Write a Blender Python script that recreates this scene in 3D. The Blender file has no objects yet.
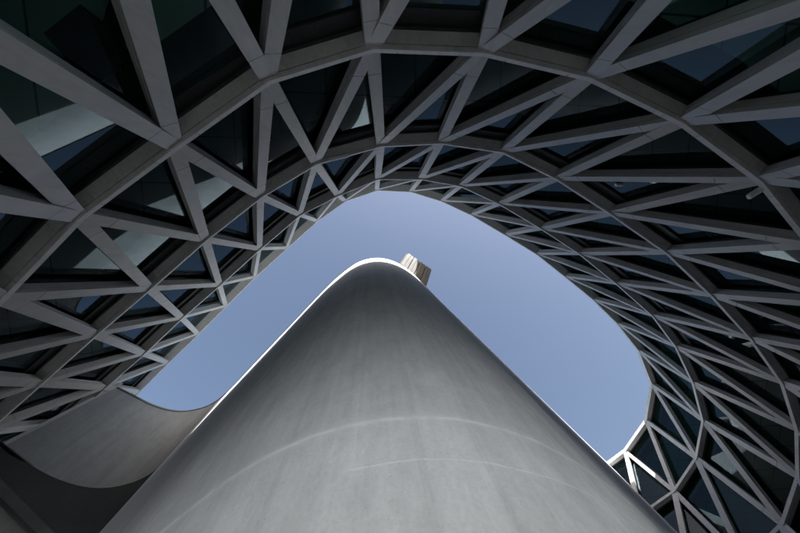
import bpy, bmesh, math, random
from mathutils import Vector, Matrix
random.seed(7)
S = bpy.context.scene
COL = S.collection

# ------------------------------------------------------------------ camera, sky, sun, exposure
F_PX, CX, CY = 300.0, 400.0, 266.5          # focal length in photo pixels (800 wide), photo centre
VX, VY = 372.0, 230.0                       # where the verticals meet: the zenith
HD = 16.0                                   # roof edge above the camera (camera = origin, z up)
EYE = 1.6                                   # camera above the paving
z0 = Vector(((VX - CX) / F_PX, (VY - CY) / F_PX, 1.0)).normalized()
ROT = z0.rotation_difference(Vector((0, 0, 1))).to_matrix()
cam_d = bpy.data.cameras.new('camera')
cam_d.sensor_fit = 'HORIZONTAL'; cam_d.sensor_width = 36.0
cam_d.lens = F_PX / 800.0 * 36.0
cam_d.clip_start = 0.05; cam_d.clip_end = 2000
cam = bpy.data.objects.new('camera', cam_d); COL.objects.link(cam)
FLIP = Matrix(((1, 0, 0), (0, -1, 0), (0, 0, -1)))
cam.matrix_world = (ROT @ FLIP).to_4x4()
S.camera = cam

SUN_AZ = Vector((0.34, -1.0)).normalized()  # horizontal direction towards the sun
SUN_EL = math.radians(28)
to_sun = Vector((SUN_AZ.x * math.cos(SUN_EL), SUN_AZ.y * math.cos(SUN_EL), math.sin(SUN_EL)))
W = bpy.data.worlds.new('World'); S.world = W; W.use_nodes = True
wn = W.node_tree; bg = wn.nodes['Background']
sky = wn.nodes.new('ShaderNodeTexSky'); sky.sky_type = 'NISHITA'; sky.sun_disc = False
sky.sun_elevation = SUN_EL
sky.sun_rotation = math.atan2(SUN_AZ.x, SUN_AZ.y)
sky.air_density = 1.5; sky.dust_density = 5.0; sky.ozone_density = 3.0
tint = wn.nodes.new('ShaderNodeMix'); tint.data_type = 'RGBA'; tint.blend_type = 'MULTIPLY'
tint.inputs[0].default_value = 1.0; tint.inputs[7].default_value = (1.0, 0.90, 0.875, 1)
wn.links.new(sky.outputs['Color'], tint.inputs[6]); wn.links.new(tint.outputs[2], bg.inputs['Color'])
bg.inputs['Strength'].default_value = 0.073
sl = bpy.data.lights.new('sun', 'SUN'); sl.energy = 5.0; sl.angle = math.radians(0.5); sl.color = (1.0, 0.975, 0.95)
so = bpy.data.objects.new('sun', sl); COL.objects.link(so)
so.rotation_euler = to_sun.to_track_quat('Z', 'Y').to_euler(); so.location = (0, -20, 40)
S.view_settings.view_transform = 'Standard'; S.view_settings.look = 'None'
S.view_settings.gamma = 1.0; S.view_settings.use_curve_mapping = False
S.view_settings.exposure = 1.80
S.render.engine = 'CYCLES'
S.cycles.max_bounces = 10; S.cycles.transparent_max_bounces = 16; S.cycles.diffuse_bounces = 6

# ------------------------------------------------------------------ helpers
def ray(u, v):
    return ROT @ Vector(((u - CX) / F_PX, (v - CY) / F_PX, 1.0))
def at(u, v, z):                            # the point at height z above the camera seen at photo pixel (u, v)
    d = ray(u, v); return d * (z / d.z)
def project(p):
    d = ROT.transposed() @ p
    if d.z < 1e-3: return None
    return CX + F_PX * d.x / d.z, CY + F_PX * d.y / d.z

def link(name, me, mat=None, parent=None):
    o = bpy.data.objects.new(name, me); COL.objects.link(o)
    if mat: me.materials.append(mat)
    if parent is not None:
        o.parent = parent; o.location = -parent.location
    return o
def mesh(name, verts, faces, mat=None, parent=None, smooth=False, recalc=True):
    me = bpy.data.meshes.new(name)
    me.from_pydata([tuple(v) for v in verts], [], faces); me.update()
    if recalc:
        bm = bmesh.new(); bm.from_mesh(me)
        bmesh.ops.recalc_face_normals(bm, faces=bm.faces); bm.to_mesh(me); bm.free()
    if smooth:
        for p in me.polygons: p.use_smooth = True
    return link(name, me, mat, parent)
def tag(o, label=None, cat=None, group=None, kind=None):
    for k, v in (('label', label), ('category', cat), ('group', group), ('kind', kind)):
        if v: o[k] = v
    return o
class MB:
    def __init__(s): s.v = []; s.f = []
    def add(s, vs, fs):
        n = len(s.v); s.v += [Vector(v) for v in vs]; s.f += [tuple(i + n for i in f) for f in fs]
    def sweep(s, sections, closed=False):   # list of equal polygons swept along a path, capped at both ends
        k = len(sections[0]); n = len(sections); vs = [p for sec in sections for p in sec]; fs = []
        for i in range(n if closed else n - 1):
            j = (i + 1) % n
            for a in range(k):
                b = (a + 1) % k
                fs.append((i * k + a, i * k + b, j * k + b, j * k + a))
        if not closed:
            fs.append(tuple(range(k - 1, -1, -1))); fs.append(tuple((n - 1) * k + a for a in range(k)))
        s.add(vs, fs)
    def box(s, c, ax, ay, az):              # centre and three half axes
        vs = [c + ax * i + ay * j + az * k for i in (-1, 1) for j in (-1, 1) for k in (-1, 1)]
        s.add(vs, [(0, 1, 3, 2), (4, 6, 7, 5), (0, 4, 5, 1), (2, 3, 7, 6), (0, 2, 6, 4), (1, 5, 7, 3)])
    def build(s, name, mat, parent=None, smooth=False):
        return mesh(name, s.v, s.f, mat, parent, smooth)

# ------------------------------------------------------------------ materials
class N:
    def __init__(s, name):
        s.m = bpy.data.materials.new(name); s.m.use_nodes = True; s.t = s.m.node_tree
        s.p = s.t.nodes['Principled BSDF']; s.tc = s.t.nodes.new('ShaderNodeTexCoord')
    def n(s, kind, **kw):
        x = s.t.nodes.new('ShaderNode' + kind)
        for k, v in kw.items():
            if k in x.inputs: x.inputs[k].default_value = v
            else: setattr(x, k, v)
        return x
    def l(s, a, b): s.t.links.new(a, b)
    def noise(s, scale, detail=4, stretch=(1, 1, 1), rough=0.55, dist=0.0):
        mp = s.n('Mapping'); mp.inputs['Scale'].default_value = stretch
        s.l(s.tc.outputs['Object'], mp.inputs['Vector'])
        t = s.n('TexNoise', Scale=scale, Detail=detail, Roughness=rough, Distortion=dist)
        s.l(mp.outputs['Vector'], t.inputs['Vector']); return t.outputs['Fac']
    def ramp(s, fac, stops):
        r = s.n('ValToRGB'); e = r.color_ramp.elements
        while len(e) < len(stops): e.new(0.5)
        for el, (pos, c) in zip(e, stops):
            el.position = pos; el.color = (c, c, c, 1) if isinstance(c, (int, float)) else (*c, 1)
        s.l(fac, r.inputs['Fac']); return r.outputs['Color']
    def math(s, op, a, b=None, c=None):
        x = s.n('Math', operation=op)
        for i, q in enumerate((a, b, c)):
            if q is None: continue
            if isinstance(q, (int, float)): x.inputs[i].default_value = q
            else: s.l(q, x.inputs[i])
        return x.outputs[0]
    def mix(s, fac, a, b, mode='MIX'):
        x = s.n('Mix', data_type='RGBA', blend_type=mode)
        for q, i in ((fac, 0), (a, 6), (b, 7)):
            if isinstance(q, (int, float)): x.inputs[i].default_value = q
            elif isinstance(q, tuple): x.inputs[i].default_value = (*q, 1)
            else: s.l(q, x.inputs[i])
        return x.outputs[2]
    def bump(s, h, strength=0.3, dist=0.02):
        b = s.n('Bump', Strength=strength, Distance=dist); s.l(h, b.inputs['Height'])
        s.l(b.outputs['Normal'], s.p.inputs['Normal'])
    def color(s, c): s.l(c, s.p.inputs['Base Color'])
    def rough(s, r):
        if isinstance(r, (int, float)): s.p.inputs['Roughness'].default_value = r
        else: s.l(r, s.p.inputs['Roughness'])

JOINT1, JOINT2 = 2.21, 1.76
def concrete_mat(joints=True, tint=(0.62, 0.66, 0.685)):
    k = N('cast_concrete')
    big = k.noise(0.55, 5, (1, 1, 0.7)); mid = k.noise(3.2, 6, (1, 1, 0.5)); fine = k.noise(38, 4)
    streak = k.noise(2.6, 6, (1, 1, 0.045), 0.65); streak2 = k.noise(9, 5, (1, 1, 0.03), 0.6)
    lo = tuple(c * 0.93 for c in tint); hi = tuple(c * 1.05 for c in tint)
    c = k.mix(k.ramp(big, [(0.3, 0.0), (0.7, 1.0)]), lo, hi)
    c = k.mix(0.42, c, k.ramp(mid, [(0.3, 0.78), (0.7, 1.12)]), 'MULTIPLY')
    c = k.mix(0.26, c, k.ramp(streak, [(0.32, 0.72), (0.5, 1.0), (0.72, 1.16)]), 'MULTIPLY')
    c = k.mix(0.27, c, k.ramp(streak2, [(0.35, 0.75), (0.55, 1.0), (0.75, 1.15)]), 'MULTIPLY')
    c = k.mix(0.4, c, k.ramp(fine, [(0.3, 0.86), (0.7, 1.1)]), 'MULTIPLY')
    blot = k.noise(6.0, 7, (1, 1, 0.8), 0.72, 0.6); speck = k.noise(70, 3)
    c = k.mix(0.36, c, k.ramp(blot, [(0.36, 0.84), (0.5, 1.0), (0.64, 1.12)]), 'MULTIPLY')
    c = k.mix(0.6, c, k.ramp(speck, [(0.27, 0.55), (0.33, 1.0)]), 'MULTIPLY')
    drip = k.noise(5.5, 3, (1, 1, 0.02), 0.5)
    c = k.mix(0.22, c, k.ramp(drip, [(0.30, 0.70), (0.34, 1.0)]), 'MULTIPLY')
    h = k.math('ADD', k.math('MULTIPLY', mid, 0.5), k.math('MULTIPLY', fine, 0.25))
    if joints:
        sep = k.n('SeparateXYZ'); k.l(k.tc.outputs['Object'], sep.inputs[0])
        zz = k.math('ADD', sep.outputs['Z'], k.math('MULTIPLY', k.math('SUBTRACT', k.noise(3.0, 5), 0.5), 0.05))
        brk = k.ramp(k.noise(7.0, 6, (1, 1, 1), 0.7), [(0.36, 0.2), (0.55, 1.0)])
        wid = k.math('ADD', 0.012, k.math('MULTIPLY', k.noise(2.2, 6, (1, 1, 3), 0.7), 0.05))
        s1 = k.math('SUBTRACT', 1.0, k.math('MINIMUM', 1.0, k.math('DIVIDE', k.math('ABSOLUTE', k.math('SUBTRACT', zz, JOINT1)), wid)))
        s2 = k.math('SUBTRACT', 1.0, k.math('MINIMUM', 1.0, k.math('DIVIDE', k.math('ABSOLUTE', k.math('SUBTRACT', zz, JOINT2)), 0.014)))
        xm = k.ramp(k.math('MULTIPLY', k.math('ADD', sep.outputs['X'], 1.0), 0.5), [(0.40, 0.0), (0.42, 1.0)])
        s2 = k.math('MULTIPLY', s2, xm)
        lines = k.math('MULTIPLY', k.math('MAXIMUM', s1, s2), brk)
        halo = k.math('SUBTRACT', 1.0, k.math('MINIMUM', 1.0, k.math('DIVIDE', k.math('ABSOLUTE', k.math('SUBTRACT', zz, JOINT1)), 0.10)))
        c = k.mix(k.math('MULTIPLY', halo, 0.3), c, (0.72, 0.77, 0.80))
        c = k.mix(k.math('MULTIPLY', lines, 0.75), c, (0.80, 0.84, 0.86))
        band = k.math('MULTIPLY', k.math('LESS_THAN', zz, JOINT1), 0.5)
        c = k.mix(band, c, k.mix(1.0, c, (1.10, 1.10, 1.06), 'MULTIPLY'))
        h = k.math('ADD', h, k.math('MULTIPLY', lines, 0.9))
    k.color(c); k.bump(h, 0.35, 0.012)
    k.rough(k.ramp(mid, [(0.3, 0.75), (0.7, 0.95)])); k.p.inputs['Specular IOR Level'].default_value = 0.12
    return k.m
def paint_mat(name, base, rough=0.45, var=0.12):
    k = N(name)
    a = k.noise(1.3, 5); b = k.noise(14, 5, (1, 1, 0.4)); f = k.noise(90, 2)
    c = k.mix(k.ramp(a, [(0.3, 0.0), (0.7, 1.0)]), tuple(x * (1 - var) for x in base), tuple(x * (1 + var) for x in base))
    c = k.mix(0.5, c, k.ramp(b, [(0.35, 0.84), (0.65, 1.06)]), 'MULTIPLY')
    st = k.noise(7, 6, (1, 1, 0.12), 0.7)
    c = k.mix(0.55, c, k.ramp(st, [(0.34, 0.74), (0.5, 1.0)]), 'MULTIPLY')
    k.color(c); k.bump(f, 0.08, 0.004); k.rough(k.ramp(b, [(0.3, rough - 0.08), (0.7, rough + 0.12)]))
    return k.m
def glass_mat():
    m = bpy.data.materials.new('green_tinted_glass'); m.use_nodes = True; t = m.node_tree; t.nodes.clear()
    out = t.nodes.new('ShaderNodeOutputMaterial'); tr = t.nodes.new('ShaderNodeBsdfTransparent')
    gl = t.nodes.new('ShaderNodeBsdfGlossy'); mx = t.nodes.new('ShaderNodeMixShader'); fr = t.nodes.new('ShaderNodeFresnel')
    tr.inputs['Color'].default_value = (0.20, 0.46, 0.38, 1); gl.inputs['Roughness'].default_value = 0.012
    gl.inputs['Color'].default_value = (0.48, 0.60, 0.66, 1); fr.inputs['IOR'].default_value = 1.48
    t.links.new(fr.outputs[0], mx.inputs[0]); t.links.new(tr.outputs[0], mx.inputs[1]); t.links.new(gl.outputs[0], mx.inputs[2])
    t.links.new(mx.outputs[0], out.inputs['Surface']); return m
def paving_mat():
    k = N('pale_stone_paving')
    b = k.n('TexBrick', Scale=1.0, **{'Mortar Size': 0.006, 'Brick Width': 1.2, 'Row Height': 0.6})
    b.inputs['Color1'].default_value = (0.60, 0.635, 0.67, 1); b.inputs['Color2'].default_value = (0.54, 0.575, 0.61, 1)
    b.inputs['Mortar'].default_value = (0.2, 0.2, 0.19, 1); k.l(k.tc.outputs['Object'], b.inputs['Vector'])
    k.color(k.mix(0.5, b.outputs['Color'], k.ramp(k.noise(0.8, 6), [(0.3, 0.85), (0.7, 1.1)]), 'MULTIPLY')); k.rough(0.8)
    return k.m
M_CONC = concrete_mat(); M_BAND_SHADED = concrete_mat(False, (0.23, 0.25, 0.262)); M_WALL = concrete_mat(False, (0.33, 0.335, 0.335))  # the band's concrete is darkened to carry its shade in the colour
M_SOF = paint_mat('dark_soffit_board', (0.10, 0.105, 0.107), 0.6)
M_BEAM = paint_mat('grey_painted_steel', (0.43, 0.43, 0.42), 0.42, 0.06)
M_RING = paint_mat('warm_grey_painted_steel', (0.60, 0.595, 0.58), 0.5, 0.06)
M_GLASS = glass_mat()
def ceiling_mat():
    k = N('ceiling_tiles')
    b = k.n('TexBrick', Scale=1.0, **{'Mortar Size': 0.02, 'Brick Width': 1.2, 'Row Height': 1.2}); b.offset = 0.0
    b.inputs['Color1'].default_value = (0.60, 0.62, 0.59, 1); b.inputs['Color2'].default_value = (0.50, 0.52, 0.49, 1)
    b.inputs['Mortar'].default_value = (0.12, 0.12, 0.12, 1); k.l(k.tc.outputs['Object'], b.inputs['Vector'])
    k.color(b.outputs['Color']); k.rough(0.8); return k.m
M_CEIL = ceiling_mat()
M_DARK = paint_mat('black_spandrel', (0.02, 0.022, 0.022), 0.5)
M_OUT = paint_mat('grey_cladding', (0.40, 0.39, 0.37), 0.6)
M_BEIGE = paint_mat('beige_plaster', (0.62, 0.57, 0.49), 0.8)
M_PALE = paint_mat('off_white_metal', (0.235, 0.235, 0.23), 0.7)
M_FLASH = paint_mat('dark_metal_flashing', (0.10, 0.10, 0.105), 0.5)
M_PAVE = paving_mat()

# ------------------------------------------------------------------ ground
gp = mesh('plaza_paving', [(-400, -400, -EYE), (400, -400, -EYE), (400, 400, -EYE), (-400, 400, -EYE)], [(0, 1, 2, 3)], M_PAVE)
tag(gp, kind='structure')
M_COURT = paint_mat('low_bounce_ground', (0.25, 0.265, 0.285), 0.75)
cp = mesh('low_bounce_paving', [(-45, -7, -EYE + 0.004), (45, -7, -EYE + 0.004), (45, 60, -EYE + 0.004), (-45, 60, -EYE + 0.004)], [(0, 1, 2, 3)], M_COURT)  # unseen dark sheet added to cut light bounced up onto the facade
tag(cp, kind='structure')

# ------------------------------------------------------------------ the node rings of the diagrid (first index, nodes)
HZ = [0.115 * HD, 0.335 * HD, 0.56 * HD, 0.78 * HD, HD]
RING_PX = [
  (-3, [(-600, 700), (-520, 520), (-430, 330), (-320, 150), (-164, -44), (60, -280), (350, -400), (590, -335), (830, -190), (1033, -66),
        (1160, 80), (1260, 230), (1350, 400), (1410, 560), (1430, 720), (1400, 880), (1320, 1000)]),
  (-3, [(-260, 530), (-170, 455), (-85, 377), (2, 299), (80, 218), (176, 147), (269, 81), (373, 49), (484, 53), (590, 78), (682, 123), (760, 181),
        (812, 246), (866, 309), (920, 371), (956, 440), (970, 512), (955, 585), (912, 650), (840, 700)]),
  (-2, [(-72, 484), (-15, 433), (41, 384), (96, 335), (150, 289), (206, 240), (261, 197), (316, 164), (381, 146), (441, 143), (503, 152), (557, 179), (611, 214),
       (667, 253), (712, 296), (751, 339), (782, 383), (797, 430), (798, 477), (782, 524), (745, 562), (695, 590)]),
  (-1, [(66, 424), (105, 388), (144, 354), (182, 318), (220, 285), (260, 249), (300, 215), (338, 195.5), (378, 179), (421, 179), (461, 186), (500, 204),
       (542, 229), (580, 254), (617, 284), (653, 316), (676, 347), (693, 383), (703, 421), (696, 458), (674, 491), (640, 515), (600, 532)]),
  (0, [(108, 421), (139, 392), (168, 363), (198, 334), (226, 306), (255, 277), (287, 248), (317, 221), (345, 201), (377, 190), (411, 191.5), (442, 201),
       (472, 215), (506, 235), (537, 254), (566, 277), (594, 300), (618, 324), (639, 351), (652, 385), (646, 421), (625, 451), (598, 471), (565, 488)]),
]
OFFS = [(0, 1), (1, 2), (0, 1), (1, 2)]      # node i of a ring meets nodes i+a, i+b of the ring above
RINGS = []
for (first, pts), z in zip(RING_PX, HZ):
    P = [at(u, v, z) for u, v in pts]
    nr = []
    for i in range(len(P)):
        t = P[min(i + 1, len(P) - 1)] - P[max(i - 1, 0)]
        nr.append(Vector((-t.y, t.x, 0)).normalized())
    sm = [(nr[max(i - 1, 0)] + nr[i] * 2 + nr[min(i + 1, len(P) - 1)]).normalized() for i in range(len(P))]
    RINGS.append(dict(first=first, P=P, n=sm, z=z))
def node(r, i): 
    k = i - RINGS[r]['first']
    return (RINGS[r]['P'][k], RINGS[r]['n'][k]) if 0 <= k < len(RINGS[r]['P']) else None

bld = bpy.data.objects.new('diagrid_building', None); COL.objects.link(bld)
bld.location = (0, -5.0, -EYE); bld.empty_display_size = 1
tag(bld, 'dark glazed building with grey triangular diagrid beams curving around the open courtyard', 'building')

# ring beams with a groove near the inner lip
def offset_path(r, d, z):                   # the ring's node line moved outward by d, mitred
    R = RINGS[r]; out = []
    for i, p in enumerate(R['P']):
        a = R['P'][max(i - 1, 0)]; b = R['P'][min(i + 1, len(R['P']) - 1)]
        def nn(q, w):
            t = w - q; return Vector((-t.y, t.x, 0)).normalized()
        if i == 0: m = nn(p, b); s = 1
        elif i == len(R['P']) - 1: m = nn(a, p); s = 1
        else:
            n1, n2 = nn(a, p), nn(p, b); m = (n1 + n2).normalized(); s = 1 / max(0.6, m.dot(n1))
        out.append(Vector((p.x, p.y, z)) - m * d * s)
    return out
RW = [0.30, 0.30, 0.32, 0.34, 0.36]
for r in range(5):
    z = HZ[r]; w = RW[r]; h = 0.055
    prof = [(-0.03, -h), (-0.03, h), (w, h), (w, -h), (0.068, -h), (0.068, -h + 0.03), (0.050, -h + 0.03), (0.050, -h)]
    if r == 4: prof = [(-0.03, -h), (-0.03, h + 0.06), (w, h + 0.06), (w, -h)]
    inn = [(0.011 + (d + 0.03) * (w + 0.03 - 0.022) / (w + 0.03) - 0.03, dz * (1 - 0.011 / h) if abs(dz) <= h else dz - 0.011) for d, dz in prof]
    full = [offset_path(r, d, z + dz) for d, dz in prof]; cut = [offset_path(r, d, z + dz) for d, dz in inn]
    secs = []; n_ = len(full[0])
    for i in range(n_):
        secs.append([q[i] for q in full])
        if i == n_ - 1: break
        L = (full[0][i + 1] - full[0][i]).length
        for t in (0.40, L - 0.41):           # joints either side of every node
            if L < 1.0: continue
            for src, dt in ((full, 0), (cut, 0.0005), (cut, 0.0105), (full, 0.011)):
                secs.append([q[i].lerp(q[i + 1], (t + dt) / L) for q in src])
    mb = MB(); mb.sweep(secs)
    mb.build('ring_beam', M_RING, bld)

# diagonal beams: face plate, shadow gap, box body
def diagonal(mb, pa, na, pb, nb, w, dep, push):
    ax = (pb - pa).normalized(); n = (na + nb); n = (n - ax * n.dot(ax)).normalized(); s = ax.cross(n)
    a = pa + ax * 0.02; b = pb - ax * 0.02
    hw = w / 2; rec = 0.014
    prof = [(-hw, 0), (hw, 0), (hw, -0.075), (hw - rec, -0.075), (hw - rec, -0.092), (hw, -0.092), (hw, -dep), (-hw, -dep),
            (-hw, -0.092), (-hw + rec, -0.092), (-hw + rec, -0.075), (-hw, -0.075)]
    L = (b - a).length; cy = -dep / 2
    inn = [(x - 0.012 * (1 if x > 0 else -1), cy + (y - cy) * (1 - 0.024 / dep)) for x, y in prof]
    secs = [(0, prof)]
    for t in (0.62, L - 0.62):               # butt joints of the cladding near both nodes
        secs += [(t, prof), (t + 0.0005, inn), (t + 0.0125, inn), (t + 0.013, prof)]
    secs.append((L, prof))
    mb.sweep([[a + ax * t + s * x + n * (y + push) for x, y in pr] for t, pr in secs])
def view_area(ps):
    q = [project(p) for p in ps]
    if any(x is None for x in q): return 0
    # clipped polygon area inside the frame, Sutherland-Hodgman
    for ax, lim, sgn in ((0, 0, 1), (0, 800, -1), (1, 0, 1), (1, 533, -1)):
        out = []
        for i in range(len(q)):
            a, b = q[i - 1], q[i]; ia, ib = (a[ax] - lim) * sgn >= 0, (b[ax] - lim) * sgn >= 0
            if ia != ib:
                t = (lim - a[ax]) / (b[ax] - a[ax]); out.append((a[0] + t * (b[0] - a[0]), a[1] + t * (b[1] - a[1])))
            if ib: out.append(b)
        q = out
        if len(q) < 3: return 0
    return abs(sum(q[i - 1][0] * q[i][1] - q[i][0] * q[i - 1][1] for i in range(len(q)))) / 2
BW = [0.24, 0.245, 0.24, 0.21]
diags = []
for r in range(4):
    R = RINGS[r]
    for k in range(len(R['P'])):
        i = R['first'] + k
        for o in OFFS[r]:
            q = node(r + 1, i + o)
            if not q: continue
            pa, na = R['P'][k], R['n'][k]; pb, nb = q
            w = BW[r]; s = (pb - pa).cross(na).normalized() * w / 2
            diags.append((view_area([pa + s, pb + s, pb - s, pa - s]), pa, na, pb, nb, w))
diags.sort(key=lambda d: -d[0])
rest = MB()
for k, (ar, pa, na, pb, nb, w) in enumerate(diags):
    mb = MB() if k < 100 else rest
    diagonal(mb, pa, na, pb, nb, w, 0.21, -0.008 - random.random() * 0.008)
    if k < 100: mb.build('diagonal_beam', M_BEAM, bld)
o = rest.build('diagonal_beams_beyond', M_BEAM, bld); o['kind'] = 'stuff'

# triangular glass panes behind the beams
panes = []
for r in range(4):
    lo, hi = RINGS[r], RINGS[r + 1]
    a, b = OFFS[r]
    def off(q, d=0.33): return q[0] - q[1] * d
    for k in range(len(lo['P'])):
        i = lo['first'] + k
        p, q1, q2, p2 = node(r, i), node(r + 1, i + a), node(r + 1, i + b), node(r, i + 1)
        if p and q1 and q2: panes.append([off(p), off(q1), off(q2)])
        if p and p2 and q2: panes.append([off(p), off(q2), off(p2)])
panes.sort(key=lambda t: -view_area(t))
rest = MB()
for k, t in enumerate(panes):
    c = sum(t, Vector()) / 3; t = [c + (p - c) * 0.985 for p in t]
    if (t[1] - t[0]).cross(t[2] - t[0]).dot(c) > 0: t = [t[0], t[2], t[1]]      # the outer glass face looks into the courtyard
    if k < 100:
        g = mesh('glass_pane', t, [(0, 1, 2)], M_GLASS, bld, False, False)
        n = (t[1] - t[0]).cross(t[2] - t[0]).normalized()
        if n.dot(c) > 0: n = -n              # towards the courtyard
        inr = [c + (p - c) * (1 - 0.16 / max(0.3, (p - c).length)) for p in t]
        fm = MB()
        for a in range(3):
            b = (a + 1) % 3; q = [t[a], t[b], inr[b], inr[a]]
            fm.add([p + n * 0.004 for p in q] + [p + n * 0.05 for p in q], [(0, 1, 2, 3), (7, 6, 5, 4), (0, 4, 5, 1), (2, 6, 7, 3)])
        fo = fm.build('pane_frame', M_DARK); fo.parent = g
    else: rest.add(t, [(0, 1, 2)])
o = mesh('glass_panes_beyond', rest.v, rest.f, M_GLASS, bld, False, False); o['kind'] = 'stuff'

# small white pieces under the ring beams, modelled in place of bright glints
M_GLINT = paint_mat('glint_white', (0.80, 0.79, 0.76), 0.35)
def glint(u0, v0, u1, v1, z, wid, hgt):
    a, b = at(u0, v0, z), at(u1, v1, z); ax = (b - a) / 2; sd = Vector((-ax.y, ax.x, 0)).normalized() * wid / 2; up = Vector((0, 0, 1))
    secs = [[(a + b) / 2 + ax * t + sd * x * q + up * y * hgt for x, y in ((-1, 1), (-1, 0.3), (-0.55, 0), (0.55, 0), (1, 0.3), (1, 1))] for t, q in ((-1, 0.6), (-0.9, 1), (0.9, 1), (1, 0.6))]
    mb = MB(); mb.sweep(secs); mb.build('glint_piece', M_GLINT, bld)
glint(328, 159.5, 349, 154.5, HZ[2] - 0.16, 0.10, 0.08)
glint(617, 184.5, 634, 184.5, HZ[2] - 0.9, 0.09, 0.09)
glint(751, 197, 764, 189, HZ[1] - 0.15, 0.10, 0.07)

# a dark unit and its duct under the first ceiling
zc = HZ[1] - 0.62; c = at(91, 45, zc); ux = (at(106, 33, zc) - c).normalized(); uy = Vector((-ux.y, ux.x, 0))
mb = MB(); mb.box(c, ux * 0.30, uy * 0.24, Vector((0, 0, 0.2))); mb.box(c + ux * 0.25 + uy * 0.1 + (at(103, 8, zc) - c).normalized() * 0.55, (at(103, 8, zc) - at(97, 28, zc)).normalized() * 0.5, uy * 0.07, Vector((0, 0, 0.12)))
mb.build('ceiling_unit', M_DARK, bld)

# floor slabs with pale ceilings, black spandrels, roof, outer wall
DEPTH = 6.0
for r in range(5):
    z = HZ[r]
    inner = offset_path(r, RW[r] + 0.012, 0); outer = offset_path(r, DEPTH, 0)
    mb = MB()
    zt, zb = (z + 0.10, z - 0.32) if r else (z + 0.10, z - 0.12)
    if r == 4: zt = z + 0.2
    mb.sweep([[Vector((a.x, a.y, zb)), Vector((b.x, b.y, zb)), Vector((b.x, b.y, zt)), Vector((a.x, a.y, zt))] for a, b in zip(offset_path(r, 0.95, 0) , outer)])
    mb.build('roof_slab' if r == 4 else 'floor_slab', M_CEIL, bld)
    if r:
        mb = MB(); i2 = offset_path(r, 0.94, 0)
        mb.sweep([[Vector((a.x, a.y, z - 0.50)), Vector((b.x, b.y, z - 0.50)), Vector((b.x, b.y, z + 0.08)), Vector((a.x, a.y, z + 0.08))] for a, b in zip(inner, i2)])
        mb.build('spandrel', M_DARK, bld)
def resample(P, n):
    L = [0.0]
    for i in range(1, len(P)): L.append(L[-1] + (P[i] - P[i - 1]).length)
    out = []; j = 0
    for k in range(n):
        d = L[-1] * k / (n - 1)
        while j < len(P) - 2 and L[j + 1] < d: j += 1
        out.append(P[j].lerp(P[j + 1], (d - L[j]) / max(1e-6, L[j + 1] - L[j])))
    return out
for r in range(4):                          # closed back wall between each floor and the next
    lo = [(p) for p in (resample(offset_path(r, d, HZ[r] + 0.04), 60) for d in (DEPTH - 0.3, DEPTH - 0.05))]
    hi = [(p) for p in (resample(offset_path(r + 1, d, HZ[r + 1] - 0.27), 60) for d in (DEPTH - 0.3, DEPTH - 0.05))]
    mb = MB(); mb.sweep([[lo[0][i], lo[1][i], hi[1][i], hi[0][i]] for i in range(60)])
    mb.build('outer_wall', M_OUT, bld)
# unseen blocks added on the roof to keep sun off the core and corner
R4 = RINGS[4]
def sun_blocker(i0, i1, hp):                 # set back far enough to stay out of sight from the courtyard floor
    P = R4['P'][i0:i1]; a = []; b = []
    for p, n in zip(P, R4['n'][i0:i1]):
        sb = max(2.0, math.hypot(p.x, p.y) / HD * hp + 0.4); a.append(p - n * sb); b.append(p - n * max(5.6, sb + 1))
    mb = MB(); mb.sweep([[Vector((p.x, p.y, HD + 0.203)), Vector((q.x, q.y, HD + 0.203)), Vector((q.x, q.y, HD + hp)), Vector((p.x, p.y, HD + hp))] for p, q in zip(a, b)])
    mb.build('sun_blocker', M_OUT, bld)
sun_blocker(2, 8, 6.2); sun_blocker(11, 18, 5.4)
# unseen wall added under the overhang so light enters only from the plaza
for n0, n1 in ((0, 5), (9, 17)):
    p0 = offset_path(0, 1.6, 0)[n0:n1]; p1 = offset_path(0, 1.9, 0)[n0:n1]
    mb = MB(); mb.sweep([[Vector((a.x, a.y, -EYE)), Vector((b.x, b.y, -EYE)), Vector((b.x, b.y, HZ[0] - 0.05)), Vector((a.x, a.y, HZ[0] - 0.05))] for a, b in zip(p0, p1)])
    mb.build('unseen_side_wall', M_OUT, bld)
# end walls closing the storeys
for e in (0, -1):
    mb = MB()
    for r in range(4):
        a0, a1 = [offset_path(r, d, HZ[r] + 0.05)[e] for d in (0.30, DEPTH)]; b0, b1 = [offset_path(r + 1, d, HZ[r + 1] - 0.3)[e] for d in (0.30, DEPTH)]
        t = (a1 - a0).cross(Vector((0, 0, 1))).normalized() * 0.1
        mb.add([p + t * q for q in (-1, 1) for p in (a0, a1, b1, b0)], [(0, 1, 2, 3), (4, 7, 6, 5), (0, 4, 5, 1), (1, 5, 6, 2), (2, 6, 7, 3), (3, 7, 4, 0)])
    mb.build('end_wall', M_OUT, bld)

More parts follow.
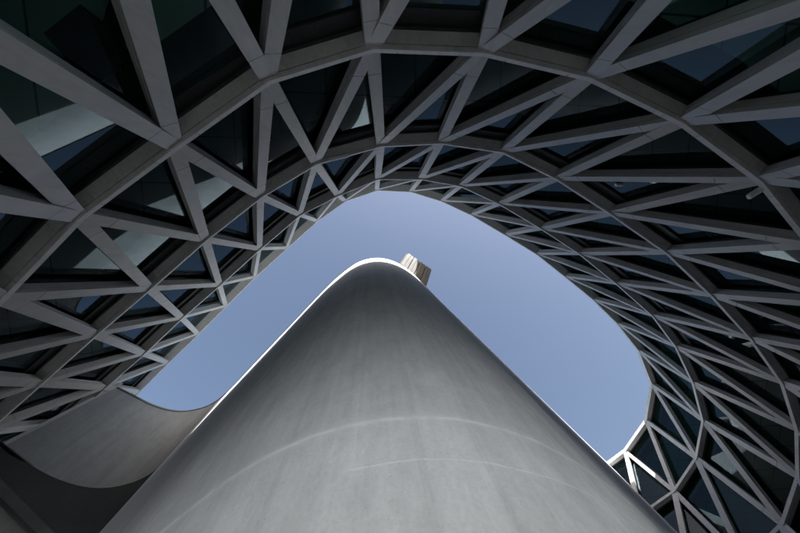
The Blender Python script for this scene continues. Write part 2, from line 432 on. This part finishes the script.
# ------------------------------------------------------------------ concrete core: rounded nose, left flank, hollow turn, bridging band
HC = 15.9; ZG = -EYE
RIM = [(760, 612), (675, 528.5), (605, 460.5), (540, 397.5), (470, 329.5), (430, 290.5), (415, 275.5), (402, 265.5), (390, 260), (378, 258), (366, 259.5),
       (355, 264), (345, 271), (330, 284), (290, 326), (255, 363), (240, 379), (231, 388.5), (222, 397), (213, 403.5), (203, 408), (190, 411), (178, 411.5),
       (165, 409.5), (150, 404.5), (137, 398), (115, 387)]
def rim_z(i):
    t = min(1, max(0, (i - 16) / (len(RIM) - 17))); return HC + (13.4 - HC) * t * t * (3 - 2 * t)
rp = [at(u, v, rim_z(i)) for i, (u, v) in enumerate(RIM)]
def catmull(P, n):
    out = []
    for i in range(len(P) - 1):
        a, b, c, d = P[max(i - 1, 0)], P[i], P[i + 1], P[min(i + 2, len(P) - 1)]
        tb = (c - a) / max((c - a).length, 1e-6); tc = (d - b) / max((d - b).length, 1e-6); L = (c - b).length
        for k in range(n):
            t = k / n
            out.append((2*t**3-3*t**2+1)*b + (t**3-2*t**2+t)*L*tb + (-2*t**3+3*t**2)*c + (t**3-t**2)*L*tc)
    return out + [P[-1]]
N_SUB = 5
core_line = catmull(rp, N_SUB)
iP = 18 * N_SUB + 1                              # the opening's jamb: wall beyond it starts at HB
NZ_FIX = [ZG, 1.0, 2.0, 4.0, 7.0]; ib = 5; nz = 8
V, Fc, Fb = [], [], []
HB_END = 0.70 * core_line[-1].z
bl_end = at(-3, 448, HB_END)                # lower end of the band where the diagrid meets it
nl = len(core_line)
for i, p in enumerate(core_line):
    hb = 0.70 * p.z
    for j, z in enumerate(NZ_FIX + [hb, (hb + p.z) / 2, p.z]):
        q = Vector((p.x, p.y, z))
        if i > iP and j >= ib:               # the band leans slightly towards its left end
            s = (i - iP) / (nl - 1 - iP); s = max(0, (s - 0.5) / 0.5); t = (p.z - z) / (p.z - hb)
            q += Vector((bl_end.x - core_line[-1].x, bl_end.y - core_line[-1].y, 0)) * s * s * t
        V.append(q)
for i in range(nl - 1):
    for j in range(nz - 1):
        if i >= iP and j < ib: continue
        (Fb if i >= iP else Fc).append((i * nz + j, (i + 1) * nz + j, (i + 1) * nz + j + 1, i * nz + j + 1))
n0 = len(V)
back = [Vector((core_line[0].x - 3, core_line[0].y + 14, 0)), Vector((core_line[iP].x + 0.5, core_line[0].y + 14, 0))]
# top cap
cap = [i * nz + nz - 1 for i in range(nl)]
bt = []
for b in back + [Vector((core_line[-1].x - 6, core_line[0].y + 14, 0)), Vector((core_line[-1].x - 6, core_line[-1].y + 0.5, 0))]:
    V.append(Vector((b.x, b.y, HC))); bt.append(len(V) - 1)
Fc.append(tuple(cap + bt[::-1]))
me = bpy.data.meshes.new('concrete_core'); me.from_pydata([tuple(v) for v in V], [], Fc); me.update()
for p in me.polygons: p.use_smooth = len(p.vertices) == 4
core = link('concrete_core', me, M_CONC)
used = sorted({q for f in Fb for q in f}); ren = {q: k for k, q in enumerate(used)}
mesh('bridging_wall', [V[q] for q in used], [tuple(ren[q] for q in f) for f in Fb], M_BAND_SHADED, core, True)
tag(core, 'tall rounded grey concrete tower rising in the middle of the courtyard', 'tower')
# the jamb of the passage and the hidden back walls
mb = MB(); P0 = core_line[iP]
loop = [P0 + Vector((0.0, 0.0, 0)), P0 + Vector((0.06, 0.25, 0)), Vector((P0.x + 0.5, P0.y + 9, 0)), Vector((P0.x + 0.5, core_line[0].y + 14, 0)), back[0], Vector((core_line[0].x, core_line[0].y, 0))]
HBP = 0.70 * P0.z
vs = [Vector((p.x, p.y, z)) for p in loop for z in (ZG, HBP)]
mb.add(vs, [(2 * i, 2 * i + 2, 2 * i + 3, 2 * i + 1) for i in range(len(loop) - 1)])
mb.build('passage_jamb', M_CONC, core)
mb = MB(); pa = Vector((P0.x + 0.45, P0.y + 6, 0)); pb = Vector((P0.x - 16, P0.y + 7, 0))
mb.box(Vector(((pa.x + pb.x) / 2, (pa.y + pb.y) / 2, 4.4)), (pb - pa) / 2, Vector((0, 0.12, 0)), Vector((0, 0, 6.0)))
mb.build('passage_light_stop', M_WALL, core)  # unseen wall added to stop light coming in through the passage
# soffit over the passage
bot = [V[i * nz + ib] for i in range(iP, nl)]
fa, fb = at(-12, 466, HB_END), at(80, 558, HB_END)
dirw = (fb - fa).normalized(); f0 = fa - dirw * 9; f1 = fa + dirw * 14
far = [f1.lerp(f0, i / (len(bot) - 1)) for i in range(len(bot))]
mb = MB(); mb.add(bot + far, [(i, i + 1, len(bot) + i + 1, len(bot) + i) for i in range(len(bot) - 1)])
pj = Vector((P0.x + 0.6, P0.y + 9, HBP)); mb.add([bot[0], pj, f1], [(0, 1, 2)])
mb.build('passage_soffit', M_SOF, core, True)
# far wall of the passage with a ledge along its head
nw = Vector((-dirw.y, dirw.x, 0)); 
if nw.dot(Vector((fa.x, fa.y, 0))) > 0: nw = -nw
mb = MB(); mid = (f0 + f1) / 2; hl = (f1 - f0).length / 2
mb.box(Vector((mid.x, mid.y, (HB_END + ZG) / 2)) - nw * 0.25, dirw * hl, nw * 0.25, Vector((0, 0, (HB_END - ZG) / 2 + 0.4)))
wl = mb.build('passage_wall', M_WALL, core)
mb = MB(); mb.box(Vector((mid.x, mid.y, HB_END - 0.35)) + nw * 0.02, dirw * hl, nw * 0.018, Vector((0, 0, 0.05)))
mb.build('cornice', M_SOF, core)
# thin metal coping along the head of the hollow turn and the band
mb = MB(); secs = []
for i in range(11 * N_SUB, nl):
    p = core_line[i]; t = core_line[min(i + 1, nl - 1)] - core_line[max(i - 1, 0)]; n = Vector((t.y, -t.x, 0)).normalized()
    if n.dot(-Vector((p.x, p.y, 0))) < 0: n = -n
    secs.append([Vector((p.x, p.y, 0)) + n * d + Vector((0, 0, z)) for d, z in ((0.035, p.z - 0.02), (0.035, p.z + 0.05), (-0.3, p.z + 0.05), (-0.3, p.z + 0.004), (-0.02, p.z + 0.004), (-0.02, p.z - 0.02))])
mb.sweep(secs); mb.build('coping', M_FLASH, core)
# flashing down the left end of the band
a, b = V[(nl - 1) * nz + nz - 1], V[(nl - 1) * nz + ib]
ax = (b - a); mb = MB(); inn = Vector((-a.x, -a.y, 0)).normalized(); sd = ax.normalized().cross(inn)
mb.box((a + b) / 2 + inn * 0.03, ax / 2 * 1.15, sd * 0.05, inn * 0.05); mb.build('flashing', M_WALL, core)

# ------------------------------------------------------------------ slatted screen leaning out at the head of the tower
zb, zt = HC + 0.05, HC + 1.1
A0, A1 = at(400.5, 264, zb), at(426, 287, zb)
B0, B1 = at(408, 253.5, zt), at(431.5, 270, zt)
scr = bpy.data.objects.new('slatted_screen', None); COL.objects.link(scr); scr.location = (A0 + A1) / 2
tag(scr, 'small pale slatted metal screen leaning out at the head of the concrete tower', 'screen')
nrm = (A1 - A0).cross(B0 - A0).normalized()
sg = 1 if nrm.z > 0 else -1                 # the far (upper) side
for k in range(8):
    u0, u1 = k / 8 + (0.004 if k % 2 else 0.016), (k + 1) / 8 - (0.018 if k % 2 else 0.008)
    q = [A0.lerp(A1, u0), A0.lerp(A1, u1), B0.lerp(B1, u1), B0.lerp(B1, u0)]; d = nrm * (0.03 if k % 2 else 0.045)
    mb = MB(); mb.sweep([[p - d for p in q], [p + d for p in q]]); mb.build('slat', M_PALE, scr)
for u in (0.0, 0.245, 0.495, 0.745, 0.985):  # dark battens behind the joints
    q = [A0.lerp(A1, u - 0.03), A0.lerp(A1, u + 0.03), B0.lerp(B1, u + 0.03), B0.lerp(B1, u - 0.03)]
    mb = MB(); mb.sweep([[p + nrm * sg * 0.05 for p in q], [p + nrm * sg * 0.08 for p in q]]); mb.build('batten', M_FLASH, scr)
